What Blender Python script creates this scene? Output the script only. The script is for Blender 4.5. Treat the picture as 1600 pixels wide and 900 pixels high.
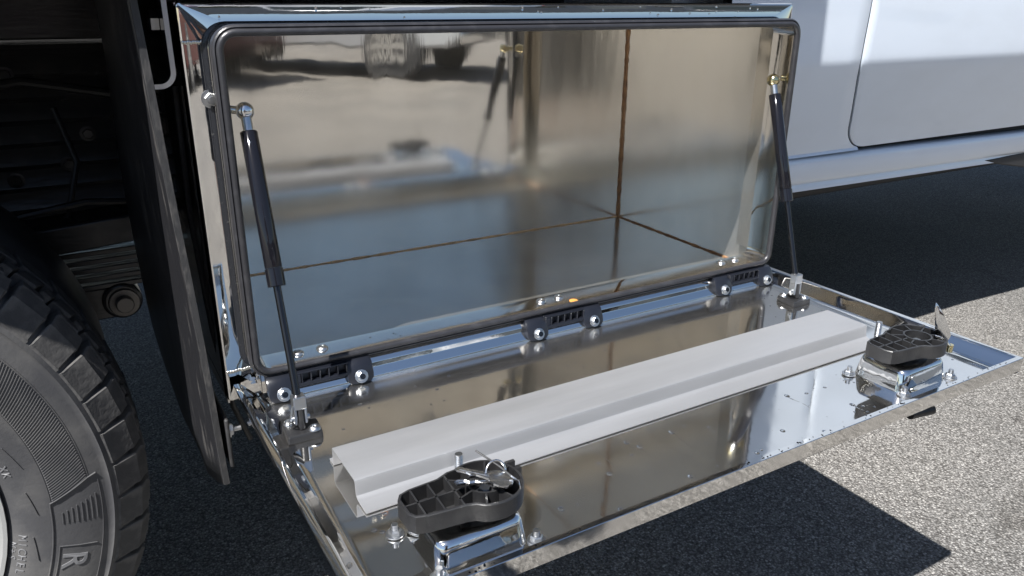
import bpy, math, random
from mathutils import Vector, Matrix
random.seed(7)
S = bpy.context.scene
for o in list(bpy.data.objects): bpy.data.objects.remove(o)
COL = S.collection

# ---------------------------------------------------------------- camera
cd = bpy.data.cameras.new('camera'); cam = bpy.data.objects.new('camera', cd); COL.objects.link(cam)
cd.sensor_width = 36; cd.lens = 1214.6 / 1600 * 36; cd.clip_start = .01; cd.clip_end = 2000
yaw, pitch, roll = math.radians(30.626), math.radians(-20.657), math.radians(.4725)
fw = Vector((math.sin(yaw)*math.cos(pitch), math.cos(yaw)*math.cos(pitch), math.sin(pitch)))
rt = Vector((math.cos(yaw), -math.sin(yaw), 0)); up = rt.cross(fw)
r2 = rt*math.cos(roll) + up*math.sin(roll); u2 = -rt*math.sin(roll) + up*math.cos(roll)
M = Matrix((r2, u2, -fw)).transposed().to_4x4(); M.translation = Vector((-.1307, -.8996, .4420))
cam.matrix_world = M; S.camera = cam

# ---------------------------------------------------------------- sky, sun, exposure
SUN = Vector((-.317, -.1715, .56)).normalized()
w = bpy.data.worlds.new('World'); S.world = w; w.use_nodes = True
nt = w.node_tree; sky = nt.nodes.new('ShaderNodeTexSky'); sky.sky_type = 'NISHITA'; sky.sun_disc = False
sky.sun_elevation = math.asin(SUN.z); sky.sun_rotation = math.atan2(SUN.x, SUN.y); sky.air_density = 1.0; sky.dust_density = .6; sky.ozone_density = 1.5
bg = nt.nodes['Background']; bg.inputs[1].default_value = .05; nt.links.new(sky.outputs[0], bg.inputs[0])
ld = bpy.data.lights.new('sun', 'SUN'); ld.energy = 5.0; ld.angle = math.radians(.53); ld.color = (1, .98, .95)
sun = bpy.data.objects.new('sun', ld); COL.objects.link(sun); sun.rotation_euler = SUN.to_track_quat('Z', 'Y').to_euler()
sun.location = (-3, -3, 6)
S.view_settings.view_transform = 'Standard'; S.view_settings.look = 'None'; S.view_settings.gamma = 1
S.view_settings.use_curve_mapping = False; S.view_settings.exposure = 1.32
S.render.engine = 'CYCLES'
try:
    S.cycles.max_bounces = 12; S.cycles.glossy_bounces = 10; S.cycles.diffuse_bounces = 4
    S.cycles.transmission_bounces = 6; S.cycles.caustics_reflective = True; S.cycles.sample_clamp_indirect = 8
except Exception: pass

# ---------------------------------------------------------------- materials
MT = {}
def mat(name, col, rough=.5, metal=0., spec=.5, coat=0., **k):
    """principled material with optional noise on colour / roughness and bump"""
    m = bpy.data.materials.new(name); m.use_nodes = True; n = m.node_tree; b = n.nodes['Principled BSDF']
    b.inputs['Base Color'].default_value = (*col, 1); b.inputs['Roughness'].default_value = rough
    b.inputs['Metallic'].default_value = metal; b.inputs['Specular IOR Level'].default_value = spec
    b.inputs['Coat Weight'].default_value = coat; b.inputs['Coat Roughness'].default_value = k.get('coat_rough', .03)
    tc = n.nodes.new('ShaderNodeTexCoord')
    def noise(scale, det=4, stretch=(1, 1, 1), rgh=.55):
        mp = n.nodes.new('ShaderNodeMapping'); mp.inputs['Scale'].default_value = stretch
        n.links.new(tc.outputs['Object'], mp.inputs['Vector'])
        t = n.nodes.new('ShaderNodeTexNoise'); t.inputs['Scale'].default_value = scale; t.inputs['Detail'].default_value = det
        t.inputs['Roughness'].default_value = rgh; n.links.new(mp.outputs[0], t.inputs['Vector']); return t.outputs['Fac']
    def ramp(src, a, ca, b_, cb):
        r = n.nodes.new('ShaderNodeValToRGB'); e = r.color_ramp.elements
        e[0].position = a; e[0].color = (*ca, 1); e[1].position = b_; e[1].color = (*cb, 1); n.links.new(src, r.inputs[0]); return r.outputs[0]
    if 'cvar' in k:        # (scale, colour2, lo, hi, stretch)
        sc, c2, lo, hi, st = k['cvar']
        n.links.new(ramp(noise(sc, 6, st), lo, col, hi, c2), b.inputs['Base Color'])
    if 'rvar' in k:        # (scale, rough2, lo, hi, stretch)
        sc, r2_, lo, hi, st = k['rvar']
        n.links.new(ramp(noise(sc, 6, st), lo, (rough,)*3, hi, (r2_,)*3), b.inputs['Roughness'])
    prev = None
    for (sc, dist, st) in k.get('bump', ()):
        bp = n.nodes.new('ShaderNodeBump'); bp.inputs['Strength'].default_value = 1; bp.inputs['Distance'].default_value = dist
        n.links.new(noise(sc, 3, st), bp.inputs['Height'])
        if prev is not None: n.links.new(prev, bp.inputs['Normal'])
        prev = bp.outputs[0]
    if prev is not None: n.links.new(prev, b.inputs['Normal'])
    if 'hazez' in k:       # (z_low, rough_low, z_high, rough_high) film that thins upward
        z0, ra, z1, rb = k['hazez']; sp = n.nodes.new('ShaderNodeSeparateXYZ'); n.links.new(tc.outputs['Object'], sp.inputs[0])
        mr = n.nodes.new('ShaderNodeMapRange'); mr.inputs[1].default_value = z0; mr.inputs[2].default_value = z1; mr.inputs[3].default_value = ra; mr.inputs[4].default_value = rb
        n.links.new(sp.outputs[2], mr.inputs[0]); mu = n.nodes.new('ShaderNodeMath'); mu.operation = 'MULTIPLY_ADD'; mu.inputs[1].default_value = .11; mu.use_clamp = True
        n.links.new(noise(10, 5, (1, 1, .3)), mu.inputs[0]); n.links.new(mr.outputs[0], mu.inputs[2]); sb = n.nodes.new('ShaderNodeMath'); sb.operation = 'SUBTRACT'; sb.inputs[1].default_value = .045; sb.use_clamp = True
        n.links.new(mu.outputs[0], sb.inputs[0]); n.links.new(sb.outputs[0], b.inputs['Roughness'])
    if 'hingefilm' in k:   # roughness rises towards the hinge where grime collects
        ya, ra, yb, rb = k['hingefilm']; sp = n.nodes.new('ShaderNodeSeparateXYZ'); n.links.new(tc.outputs['Object'], sp.inputs[0])
        mr = n.nodes.new('ShaderNodeMapRange'); mr.inputs[1].default_value = ya; mr.inputs[2].default_value = yb; mr.inputs[3].default_value = ra; mr.inputs[4].default_value = rb
        n.links.new(sp.outputs[1], mr.inputs[0]); rr_ = n.nodes.new('ShaderNodeValToRGB'); rr_.color_ramp.elements[0].position = .48; rr_.color_ramp.elements[0].color = (0, 0, 0, 1)
        rr_.color_ramp.elements[1].position = .78; rr_.color_ramp.elements[1].color = (.16, .16, .16, 1); n.links.new(noise(7, 7, (1, .6, 1)), rr_.inputs[0])
        ad_ = n.nodes.new('ShaderNodeMath'); ad_.operation = 'ADD'; n.links.new(mr.outputs[0], ad_.inputs[0]); n.links.new(rr_.outputs[0], ad_.inputs[1]); n.links.new(ad_.outputs[0], b.inputs['Roughness'])
    if 'trans' in k:
        b.inputs['Transmission Weight'].default_value = k['trans']; b.inputs['IOR'].default_value = k.get('ior', 1.33)
    MT[name] = m; return m

O1 = (1, 1, 1)
mat('steel_polished', (.80, .78, .745), .035, 1, bump=((5, .0009, O1), (60, .00003, O1)), rvar=(14, .10, .5, .8, O1))
mat('steel_inner', (.82, .785, .72), .05, .94, bump=((4.5, .0014, (1, 1, .35)), (30, .00006, (1, .2, .06)), (320, .000014, (1, 1, .02))), hazez=(-.01, .17, .30, .022),
    cvar=(9, (.74, .70, .635), .4, .7, (1, 1, .3)))
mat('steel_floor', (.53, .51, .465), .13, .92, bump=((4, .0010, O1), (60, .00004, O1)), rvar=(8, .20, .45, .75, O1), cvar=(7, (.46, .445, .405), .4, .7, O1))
mat('steel_door', (.80, .788, .765), .04, .988, bump=((3.2, .0011, O1), (90, .00003, (1, .15, 1))), hingefilm=(-.13, .035, -.035, .20),
    cvar=(5, (.70, .685, .655), .38, .72, O1))
mat('steel_side', (.80, .772, .72), .14, .92, bump=((4.5, .0016, (1, 1, .35)), (30, .00008, (.2, 1, .06))), rvar=(6, .24, .4, .7, (1, 1, .4)))
mat('zinc', (.50, .51, .52), .30, 1, bump=((200, .0002, O1),))
mat('chrome', (.80, .80, .79), .06, 1, bump=((25, .0006, O1),))
mat('brass', (.72, .62, .36), .15, 1)
mat('aluminium', (.27, .274, .285), .42, .5, bump=((60, .0001, (.05, 1, 1)), (500, .00006, (.02, 1, 1))), rvar=(30, .55, .4, .7, (.15, 1, 1)), cvar=(16, (.215, .217, .222), .42, .72, (.12, 1, 1)))
mat('black_plastic', (.013, .013, .014), .40, 0, .5, bump=((350, .00025, O1),), cvar=(40, (.030, .030, .030), .5, .8, O1))
mat('black_hinge', (.008, .009, .013), .28, 0, .5, bump=((300, .0001, O1),))
mat('black_paint', (.010, .011, .014), .16, 0, .5, .3)
mat('frame_black', (.022, .022, .024), .26, 0, .5, bump=((40, .0015, (.2, 1, 1)),), cvar=(20, (.04, .038, .035), .5, .8, O1))
mat('rubber_seal', (.020, .020, .023), .36, 0, .5, bump=((140, .0004, O1),), cvar=(60, (.04, .04, .044), .5, .85, O1))
mat('rubber_flap', (.013, .013, .015), .38, 0, .5, bump=((12, .003, (1, 1, .25)), (260, .0004, O1)), cvar=(75, (.085, .081, .077), .56, .74, (1, 1, .18)))
mat('flap_edge', (.026, .026, .027), .6, 0, .4, bump=((260, .0008, (1, 1, .3)),), cvar=(120, (.085, .08, .075), .52, .8, (1, 1, .4)))
mat('tyre_rubber', (.046, .046, .049), .60, 0, .5, bump=((220, .0003, O1),), cvar=(14, (.095, .092, .089), .42, .74, O1))
mat('tread_rubber', (.052, .051, .051), .72, 0, .4, bump=((150, .0006, O1),), cvar=(35, (.125, .120, .114), .44, .74, O1))
mat('bare_iron', (.16, .15, .14), .45, .6)
mat('rim_paint', (.24, .24, .235), .3, 0, .5, .4)
mat('white_paint', (.69, .755, .84), .30, 0, .5, 1.0, coat_rough=.015, bump=((2.0, .0006, O1), (500, .00003, O1)), cvar=(4, (.66, .72, .795), .45, .7, (1, 1, 2.5)))
mat('gap_dark', (.03, .03, .032), .8)
mat('weld_brown', (.16, .085, .045), .55, .4, bump=((120, .002, O1),), cvar=(60, (.30, .17, .08), .4, .7, O1))
mat('weld_tan', (.44, .30, .17), .5, .3, bump=((120, .001, O1),), cvar=(40, (.26, .17, .09), .45, .7, O1))
mat('rust', (.50, .20, .04), .8, bump=((200, .001, O1),))
mat('key_steel', (.80, .80, .80), .20, 1, bump=((120, .0004, O1),))
mat('glass_dark', (.02, .024, .022), .04, 0, .6)
mat('red_paint', (.085, .022, .020), .25, 0, .5, .8)
mat('silver_paint', (.55, .56, .58), .28, .4, .5, .8)
mat('dark_paint', (.03, .033, .04), .25, 0, .5, .8)
mat('tail_red', (.35, .01, .01), .15)
mat('lamp_clear', (.75, .76, .78), .1, .6)
mat('water', (1, 1, 1), .0, 0, .5, trans=1.0, ior=1.33)
mat('cladding', (.16, .17, .19), .5, bump=((30, .02, (1, .01, .01)),))
mat('roof_metal', (.10, .10, .11), .5)
mat('underbody', (.015, .015, .017), .6)
mat('gloss_black', (.006, .006, .008), .05, 0, .45)
mat('reflection_black', (.012, .013, .016), .22, 0, .5, bump=((220, .0004, O1),), cvar=(160, (.05, .05, .05), .62, .75, O1))  # black standing in for a dark reflection on the frame
mat('frame_rod', (.06, .06, .065), .25, 1)
mat('text_rubber', (.13, .13, .135), .5)

def asphalt():
    m = bpy.data.materials.new('asphalt'); m.use_nodes = True; n = m.node_tree; b = n.nodes['Principled BSDF']
    tc = n.nodes.new('ShaderNodeTexCoord')
    v = n.nodes.new('ShaderNodeTexVoronoi'); v.inputs['Scale'].default_value = 250; n.links.new(tc.outputs['Object'], v.inputs['Vector'])
    sep = n.nodes.new('ShaderNodeSeparateColor'); n.links.new(v.outputs['Color'], sep.inputs[0])
    r = n.nodes.new('ShaderNodeValToRGB'); e = r.color_ramp.elements
    e[0].position = 0; e[0].color = (.100, .096, .091, 1); e[1].position = 1; e[1].color = (.43, .418, .40, 1)
    for p, c in ((.25, (.158, .154, .148)), (.55, (.212, .206, .198)), (.85, (.280, .272, .261))):
        x = e.new(p); x.color = (*c, 1)
    n.links.new(sep.outputs[0], r.inputs[0])
    # dark binder between the stones
    r3 = n.nodes.new('ShaderNodeValToRGB'); r3.color_ramp.elements[0].position = .35; r3.color_ramp.elements[0].color = (1, 1, 1, 1)
    r3.color_ramp.elements[1].position = .75; r3.color_ramp.elements[1].color = (.45, .44, .43, 1)
    n.links.new(v.outputs['Distance'], r3.inputs[0])
    mx = n.nodes.new('ShaderNodeMix'); mx.data_type = 'RGBA'; mx.blend_type = 'MULTIPLY'; mx.inputs[0].default_value = 1
    n.links.new(r.outputs[0], mx.inputs[6]); n.links.new(r3.outputs[0], mx.inputs[7])
    big = n.nodes.new('ShaderNodeTexNoise'); big.inputs['Scale'].default_value = 1.4; big.inputs['Detail'].default_value = 8; n.links.new(tc.outputs['Object'], big.inputs['Vector'])
    r4 = n.nodes.new('ShaderNodeValToRGB'); r4.color_ramp.elements[0].position = .3; r4.color_ramp.elements[0].color = (.80, .80, .80, 1)
    r4.color_ramp.elements[1].position = .7; r4.color_ramp.elements[1].color = (1.08, 1.06, 1.03, 1); n.links.new(big.outputs['Fac'], r4.inputs[0])
    m2 = n.nodes.new('ShaderNodeMix'); m2.data_type = 'RGBA'; m2.blend_type = 'MULTIPLY'; m2.inputs[0].default_value = 1
    n.links.new(mx.outputs[2], m2.inputs[6]); n.links.new(r4.outputs[0], m2.inputs[7])
    st = n.nodes.new('ShaderNodeTexNoise'); st.inputs['Scale'].default_value = 4.5; st.inputs['Detail'].default_value = 5; n.links.new(tc.outputs['Object'], st.inputs['Vector'])
    r5 = n.nodes.new('ShaderNodeValToRGB'); r5.color_ramp.elements[0].position = .66; r5.color_ramp.elements[0].color = (1, 1, 1, 1)
    r5.color_ramp.elements[1].position = .74; r5.color_ramp.elements[1].color = (.62, .61, .60, 1); n.links.new(st.outputs['Fac'], r5.inputs[0])
    m3 = n.nodes.new('ShaderNodeMix'); m3.data_type = 'RGBA'; m3.blend_type = 'MULTIPLY'; m3.inputs[0].default_value = 1
    n.links.new(m2.outputs[2], m3.inputs[6]); n.links.new(r5.outputs[0], m3.inputs[7]); n.links.new(m3.outputs[2], b.inputs['Base Color'])
    b.inputs['Roughness'].default_value = .85; b.inputs['Specular IOR Level'].default_value = .25
    inv = n.nodes.new('ShaderNodeMath'); inv.operation = 'SUBTRACT'; inv.inputs[0].default_value = 1; n.links.new(v.outputs['Distance'], inv.inputs[1])
    fn = n.nodes.new('ShaderNodeTexNoise'); fn.inputs['Scale'].default_value = 420; n.links.new(tc.outputs['Object'], fn.inputs['Vector'])
    ad = n.nodes.new('ShaderNodeMath'); ad.operation = 'MULTIPLY_ADD'; ad.inputs[1].default_value = .35
    n.links.new(fn.outputs['Fac'], ad.inputs[0]); n.links.new(inv.outputs[0], ad.inputs[2])
    bp = n.nodes.new('ShaderNodeBump'); bp.inputs['Strength'].default_value = 1; bp.inputs['Distance'].default_value = .0045
    n.links.new(ad.outputs[0], bp.inputs['Height']); n.links.new(bp.outputs[0], b.inputs['Normal'])
    MT['asphalt'] = m
asphalt()

# ---------------------------------------------------------------- mesh helpers
class MB:
    def __init__(s): s.v = []; s.f = []
    def add(s, vs, fs):
        o = len(s.v); s.v += [tuple(v) for v in vs]; s.f += [tuple(i+o for i in f) for f in fs]; return s
    def box(s, x0, x1, y0, y1, z0, z1):
        vs = [(x, y, z) for x in (x0, x1) for y in (y0, y1) for z in (z0, z1)]
        return s.add(vs, [(0, 1, 3, 2), (4, 6, 7, 5), (0, 4, 5, 1), (2, 3, 7, 6), (0, 2, 6, 4), (1, 5, 7, 3)])
    def rings(s, rs, closed=True, capa=False, capb=False, loop=False):
        """skin a list of rings (each a list of points)"""
        n = len(rs[0]); vs = [p for r in rs for p in r]; fs = []
        m = len(rs)
        for i in range(m if loop else m-1):
            a, b = i*n, ((i+1) % m)*n
            for j in range(n if closed else n-1):
                k = (j+1) % n; fs.append((a+j, a+k, b+k, b+j))
        if capa: fs.append(tuple(range(n))[::-1])
        if capb: fs.append(tuple((m-1)*n+j for j in range(n)))
        return s.add(vs, fs)
    def tube(s, pts, rad, n=12, cap=True):
        pts = [Vector(p) for p in pts]; rad = rad if isinstance(rad, (list, tuple)) else [rad]*len(pts)
        rs = []; prev = None
        for i, p in enumerate(pts):
            t = (pts[min(i+1, len(pts)-1)] - pts[max(i-1, 0)]).normalized()
            if prev is None: a = t.orthogonal().normalized()
            else: a = (prev - t*prev.dot(t)).normalized()
            prev = a; b = t.cross(a)
            rs.append([p + (a*math.cos(2*math.pi*j/n) + b*math.sin(2*math.pi*j/n))*rad[i] for j in range(n)])
        return s.rings(rs, True, cap, cap)
    def lathe(s, prof, c=(0, 0, 0), axis='z', n=24, cap=True, a0=0., a1=2*math.pi):
        """prof: (radius, height) pairs turned about an axis through c"""
        c = Vector(c); rs = []
        full = abs(a1-a0-2*math.pi) < 1e-6; cnt = n if full else n+1
        for (r, h) in prof:
            ring = []
            for j in range(cnt):
                a = a0 + (a1-a0)*j/n
                x, y = r*math.cos(a), r*math.sin(a)
                ring.append(c + Vector({'z': (x, y, h), 'y': (x, h, -y), 'x': (h, x, y)}[axis]))
            rs.append(ring)
        return s.rings(rs, full, cap and full, cap and full)
    def prism(s, poly, a, b, ax='z'):
        """extrude polygon between a and b along an axis; poly is in the other two axes in order"""
        def mk(p, h): return {'z': (p[0], p[1], h), 'y': (p[0], h, p[1]), 'x': (h, p[0], p[1])}[ax]
        return s.rings([[mk(p, a) for p in poly], [mk(p, b) for p in poly]], True, True, True)
    def sweep_x(s, prof, x0, x1, closed=False):
        return s.rings([[(x0, y, z) for y, z in prof], [(x1, y, z) for y, z in prof]], closed, closed, closed)
    def build(s, name, m, parent=None, smooth=35, bevel=0, seg=2, loc=None, solid=0):
        me = bpy.data.meshes.new(name); me.from_pydata(s.v, [], s.f); me.validate()
        import bmesh
        bm = bmesh.new(); bm.from_mesh(me); bmesh.ops.recalc_face_normals(bm, faces=bm.faces); bm.to_mesh(me); bm.free()
        me.materials.append(MT[m])
        if smooth:
            for p in me.polygons: p.use_smooth = True
            me.set_sharp_from_angle(angle=math.radians(smooth))
        o = bpy.data.objects.new(name, me); COL.objects.link(o)
        if parent: o.parent = parent
        if loc: o.location = loc
        if solid:
            md = o.modifiers.new('solid', 'SOLIDIFY'); md.thickness = solid; md.offset = 0
        if bevel:
            md = o.modifiers.new('bevel', 'BEVEL'); md.width = bevel; md.segments = seg; md.limit_method = 'ANGLE'; md.angle_limit = math.radians(40)
        return o
def thing(name, label, cat, loc=(0, 0, 0), group=None):
    o = bpy.data.objects.new(name, None); COL.objects.link(o); o.empty_display_size = .05
    o.location = loc; o['label'] = label; o['category'] = cat
    if group: o['group'] = group
    return o
def part_empty(name, parent, loc=(0, 0, 0)):
    o = bpy.data.objects.new(name, None); COL.objects.link(o); o.empty_display_size = .02; o.parent = parent; o.location = loc; return o
def rrect(x0, x1, z0, z1, r, n=8):
    """rounded rectangle outline, counter-clockwise from bottom left"""
    pts = []
    for cx, cz, a in ((x1-r, z0+r, -90), (x1-r, z1-r, 0), (x0+r, z1-r, 90), (x0+r, z0+r, 180)):
        for i in range(n+1):
            t = math.radians(a + 90*i/n); pts.append((cx + r*math.cos(t), cz + r*math.sin(t)))
    return pts
def link_copy(o, parent=None):
    c = o.copy(); COL.objects.link(c); c.parent = parent; return c

# ================================================================ setting
GZ = -.56
g = MB().add([(-300, -300, GZ), (300, -300, GZ), (300, 300, GZ), (-300, 300, GZ)], [(0, 1, 2, 3)]).build('ground', 'asphalt', smooth=0)
g['kind'] = 'structure'; g['label'] = 'worn grey asphalt of the parking lot'

# ================================================================ flatbed truck
truck = thing('flatbed_truck', 'white flatbed truck with black underbody and rear tyre beside the steel toolbox', 'truck', (1.3, 1.15, GZ))
TI = Vector((1.3, 1.15, GZ))
def tp(o): o.parent = truck; o.matrix_parent_inverse = Matrix.Translation(-TI); return o
# side contour of the cab below the window line: y as a function of z
def cab_y(z):
    K = [(.09, .300), (.103, .298), (.300, .2165), (.313, .2125), (.325, .2108), (.45, .2010), (.75, .188), (.95, .198)]
    if z <= K[0][0]: return K[0][1]
    for (a, ya), (b, yb) in zip(K, K[1:]):
        if z <= b: return ya + (yb-ya)*(z-a)/(b-a)
    return K[-1][1]
def gap_x(z):
    K = [(.10, 1.506), (.174, 1.470), (.236, 1.436), (.290, 1.406), (.309, 1.398), (.33, 1.395), (.374, 1.392), (.45, 1.389), (.95, 1.36)]
    if z <= K[0][0]: return K[0][1]
    for (a, xa), (b, xb) in zip(K, K[1:]):
        if z <= b: return xa + (xb-xa)*(z-a)/(b-a)
    return K[-1][1]
DB = .1035; RC = .058
def door_x0(z):
    x = gap_x(z)
    if z < DB+RC: x = gap_x(z) + RC - math.sqrt(max(0, RC*RC - (DB+RC-z)**2))
    return x
zs = [DB + RC*(1-math.cos(math.pi/2*i/8)) for i in range(9)] + [.20, .24, .28, .30, .306, .313, .32, .33, .36, .42, .5, .6, .7, .8, .9, .95]
m = MB(); rows = []
for z in zs:
    x0 = door_x0(z)+.0036; y = cab_y(z); xs = [x0 + (2.52-x0)*t for t in (0, .004, .02, .1, .3, .5, .7, .85, 1)]
    rows.append([(x, y + (.0020 if i == 0 else 0), z) for i, x in enumerate(xs)])
low = [(p[0], p[1]+.006, p[2]) for p in rows[0]]
m.rings([low]+rows, False)
back = [[(r[0][0]+.001, r[0][1]+.005, r[0][2]), r[0]] for r in rows]; m.rings(back, False)
cdoor = tp(m.build('cab_door', 'white_paint', smooth=30)); cdoor['label'] = 'white cab door with rounded lower corner'
h = tp(MB().tube([(1.52, .185, .80), (1.54, .165, .80), (1.66, .165, .80), (1.68, .185, .80)], .011).build('door_handle', 'black_plastic')); h.parent = cdoor; h.matrix_parent_inverse = Matrix()
# rear cab corner panel, in front of a dark recess
m = MB(); rows = []
for z in [.098]+zs:
    x1 = (door_x0(z) if z > DB+.0001 else gap_x(z)+RC) - .0036
    if z <= DB: x1 = 2.53
    xs = [.985 + (x1-.985)*t for t in (0, .3, .6, .9, .985, 1)]
    rows.append([(x, cab_y(z) + (.0025 if i == 5 else 0), z) for i, x in enumerate(xs)])
rows[1] = [(x, cab_y(DB), DB+.0001) for x, y, z in rows[2]]; rows[0] = [(x, cab_y(DB)-.004, DB-.006) for x, y, z in rows[2]]
m.rings(rows, False)
m.rings([[(r[-1][0], r[-1][1], r[-1][2]), (r[-1][0], r[-1][1]+.03, r[-1][2])] for r in rows[2:]], False)
tp(m.build('cab_corner_panel', 'white_paint', smooth=30))
m = MB().rings([[(.99, cab_y(z)+.028, z), (2.6, cab_y(z)+.028, z)] for z in (.083, .104, .30, .45, .75, .95)], False)
tp(m.build('door_jamb', 'gap_dark'))
prof = [(y+.0485, z-.0155) for y, z in [(.29, .112), (.262, .1125), (.2535, .110), (.2485, .1045), (.2465, .096), (.2485, .080), (.2555, .056), (.2625, .0455), (.2655, .0445), (.2655, .042), (.2640, .040), (.2640, .0270), (.2665, .0255), (.29, .0260), (.31, .05), (.34, .08)]]
m = MB(); xs = [.985+i*.15 for i in range(12)]
m.rings([[(x, y, z - .0125*(x-1.25)) for y, z in prof] for x in xs], False)
tp(m.build('rocker_panel', 'white_paint', smooth=40))
# cab shell above and behind (pillars, roof, rear wall, windows)
m = MB()
sec = [(.38, .08), (.36, .60), (.222, .95), (.33, 1.38), (.45, 1.44), (1.85, 1.44), (1.97, 1.38), (2.08, .95), (2.08, .60), (2.08, .08)]
m.rings([[(x, y, z) for y, z in sec] for x in (.985, 1.0, 2.5)], False, False, False)
m.add([(.985, y, z) for y, z in sec], [tuple(range(len(sec)))])
m.add([(2.5, y, z) for y, z in sec], [tuple(range(len(sec)))])
tp(m.build('cab_shell', 'white_paint', smooth=25, bevel=.02))
def wy(z): return .222 + (z-.95)*(.11/.43)
m = MB().add([(1.42, wy(.98)-.004, .98), (2.2, wy(.98)-.004, .98), (2.02, wy(1.33)-.004, 1.33), (1.45, wy(1.33)-.004, 1.33)], [(0, 1, 2, 3)])
tp(m.build('side_window', 'glass_dark', smooth=0, solid=.004))
# bonnet and front wing
m = MB(); sec = [(.26, .10), (.21, .32), (.20, .72), (.28, .80), (2.02, .80), (2.1, .72), (2.1, .10)]
m.rings([[(2.53, y, z) for y, z in sec], [(4.75, y, z) for y, z in sec], [(4.95, y*.96+.05, z*.95) for y, z in sec]], True, True, True)
tp(m.build('bonnet', 'white_paint', smooth=30, bevel=.03))
# black bracket seen under the sill far along
tp(MB().prism([(2.14, .012), (2.24, -.010), (2.55, -.06), (2.75, -.06), (2.75, .02)], .31, .36, 'y').build('sill_bracket', 'underbody', bevel=.004))
tp(MB().box(.99, 3.6, .55, 1.75, -.10, .06).build('underfloor', 'underbody', bevel=.02))

tp(MB().prism(rrect(1.15, 3.3, -.40, -.02, .06, 5), 1.55, 2.02, 'y').build('underside_blocker', 'underbody', smooth=40))  # dark block added under the truck to hide sunlit ground beyond
# flatbed: deck, side rail, headboard
bed = tp(MB().box(-2.6, .845, -.018, 2.33, .475, .52).build('bed_deck', 'black_paint', bevel=.004))
sr = tp(MB().sweep_x([(-.018, .522), (-.022, .52), (-.022, .449), (-.018, .447), (.027, .447), (.027, .453), (-.012, .454), (-.012, .474)], -2.6, .845, True).build('bed_side_rail', 'black_paint', smooth=0, bevel=.002))
hb = MB().box(.80, .845, -.018, 2.33, .522, 1.40)
tp(hb.build('headboard', 'black_paint', bevel=.006))
for x in (-2.2, -1.4, -.6, .3):
    tp(MB().box(x-.03, x+.03, .60, 2.2, .38, .474).build('cross_member', 'frame_black', bevel=.004))

# folded black bed bracket with a bright worn edge and a bolt
def chan(off):     # outline of the folded sheet in x,z : right wall, rounded corner, bottom
    r = .017 - off; cx, cz = -.024, .364
    pts = [(-.007-off+.0, .44), (-.007-off, cz)]
    for i in range(1, 9):
        t = math.radians(-90*i/8); pts.append((cx + r*math.cos(t), cz + r*math.sin(t)))
    pts.append((-.034, cz - r)); return pts
o_, i_ = chan(0), chan(.005)
m = MB().rings([[(x, .004, z) for x, z in o_], [(x, .42, z) for x, z in o_]], False)
m.rings([[(x, .004, z) for x, z in i_], [(x, .42, z) for x, z in i_]], False)
br = tp(m.build('bed_bracket', 'black_paint', smooth=40))
m = MB().rings([[(x, .0035, z) for x, z in o_], [(x, .0035, z) for x, z in i_]], False)
e = tp(m.build('worn_edge', 'zinc', smooth=0)); e.parent = br; e.matrix_parent_inverse = Matrix()
e['label'] = 'bright worn steel edge of black bracket'
def hexbolt(mb, c, d, r, h, washer=0.0):
    """hexagonal head at c along unit direction d"""
    c = Vector(c); d = Vector(d).normalized(); a = d.orthogonal().normalized(); b = d.cross(a)
    def ring(rr, hh, n=6): return [c + d*hh + (a*math.cos(2*math.pi*j/n) + b*math.sin(2*math.pi*j/n))*rr for j in range(n)]
    if washer: mb.rings([ring(washer, 0, 20), ring(washer, r*.22, 20), ring(washer*.8, r*.26, 20)], True, True, True)
    mb.rings([ring(r, 0), ring(r, h*.8), ring(r*.82, h)], True, True, True)
    return mb
b_ = tp(hexbolt(MB(), (-.0125, .045, .413), (-1, 0, 0), .012, .010, .0).build('bolt', 'zinc', smooth=30)); b_.parent = br; b_.matrix_parent_inverse = Matrix()

# chassis rail with ridges, leaf spring, shackle eye
prof = [(.80, .36), (.745, .355), (.742, .348)]
z = .335
while z > .06:
    prof += [(.762, z), (.756, z-.012), (.750, z-.030), (.757, z-.036)]; z -= .040
prof += [(.745, .045), (.745, .030), (.80, .022)]
rail = tp(MB().sweep_x(prof, -2.5, 1.2).build('chassis_rail', 'frame_black', smooth=60))
for (x, z) in ((-.183, .305), (-.072, .195), (-.112, .142), (-.20, .12), (.02, .30)):
    o = tp(hexbolt(MB(), (x, .752, z), (0, -1, 0), .010, .009, .014).build('bolt', 'frame_black', smooth=30)); o.parent = rail; o.matrix_parent_inverse = Matrix()
tp(MB().box(-2.5, 1.2, .750, .80, .362, .474).build('rail_flange', 'frame_black', bevel=.004))
tp(MB().rings([[(-.33, .60, .0), (-.33, .66, .02), (-.33, .66, .06), (-.33, .60, .05)], [(.1, .60, .03), (.1, .66, .05), (.1, .66, .09), (.1, .60, .08)]], True, True, True).build('brake_chamber_bracket', 'frame_black', bevel=.004))
spr = part_empty('leaf_spring', truck); tp(spr)
for i in range(5):
    m = MB(); z = -.004 - i*.0165; pts = []
    rs = []
    for j in range(13):
        x = -1.1 + j*.1; zz = z - .09*((x+.5)/.6)**2*0 + .03*(x+.08)*.12
        rs.append([(x, .66, zz), (x, .735, zz), (x, .735, zz-.0095), (x, .66, zz-.0095)])
    o = m.rings(rs, True, True, True).build('leaf', 'frame_black', bevel=.0015); o.parent = spr
eye = MB().lathe([(.0, .655), (.032, .655), (.035, .66), (.035, .74), (.032, .745), (.0, .745)], (-.068, 0, -.108), 'y', 28)
eye.box(-.30, -.068, .665, .73, -.142, -.080)
o = tp(eye.build('spring_eye', 'frame_black', bevel=.003))
m = MB().lathe([(.0, .634), (.014, .634), (.016, .637), (.016, .648), (.026, .649), (.028, .655), (0, .655)], (-.066, 0, -.110), 'y', 22)
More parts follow.
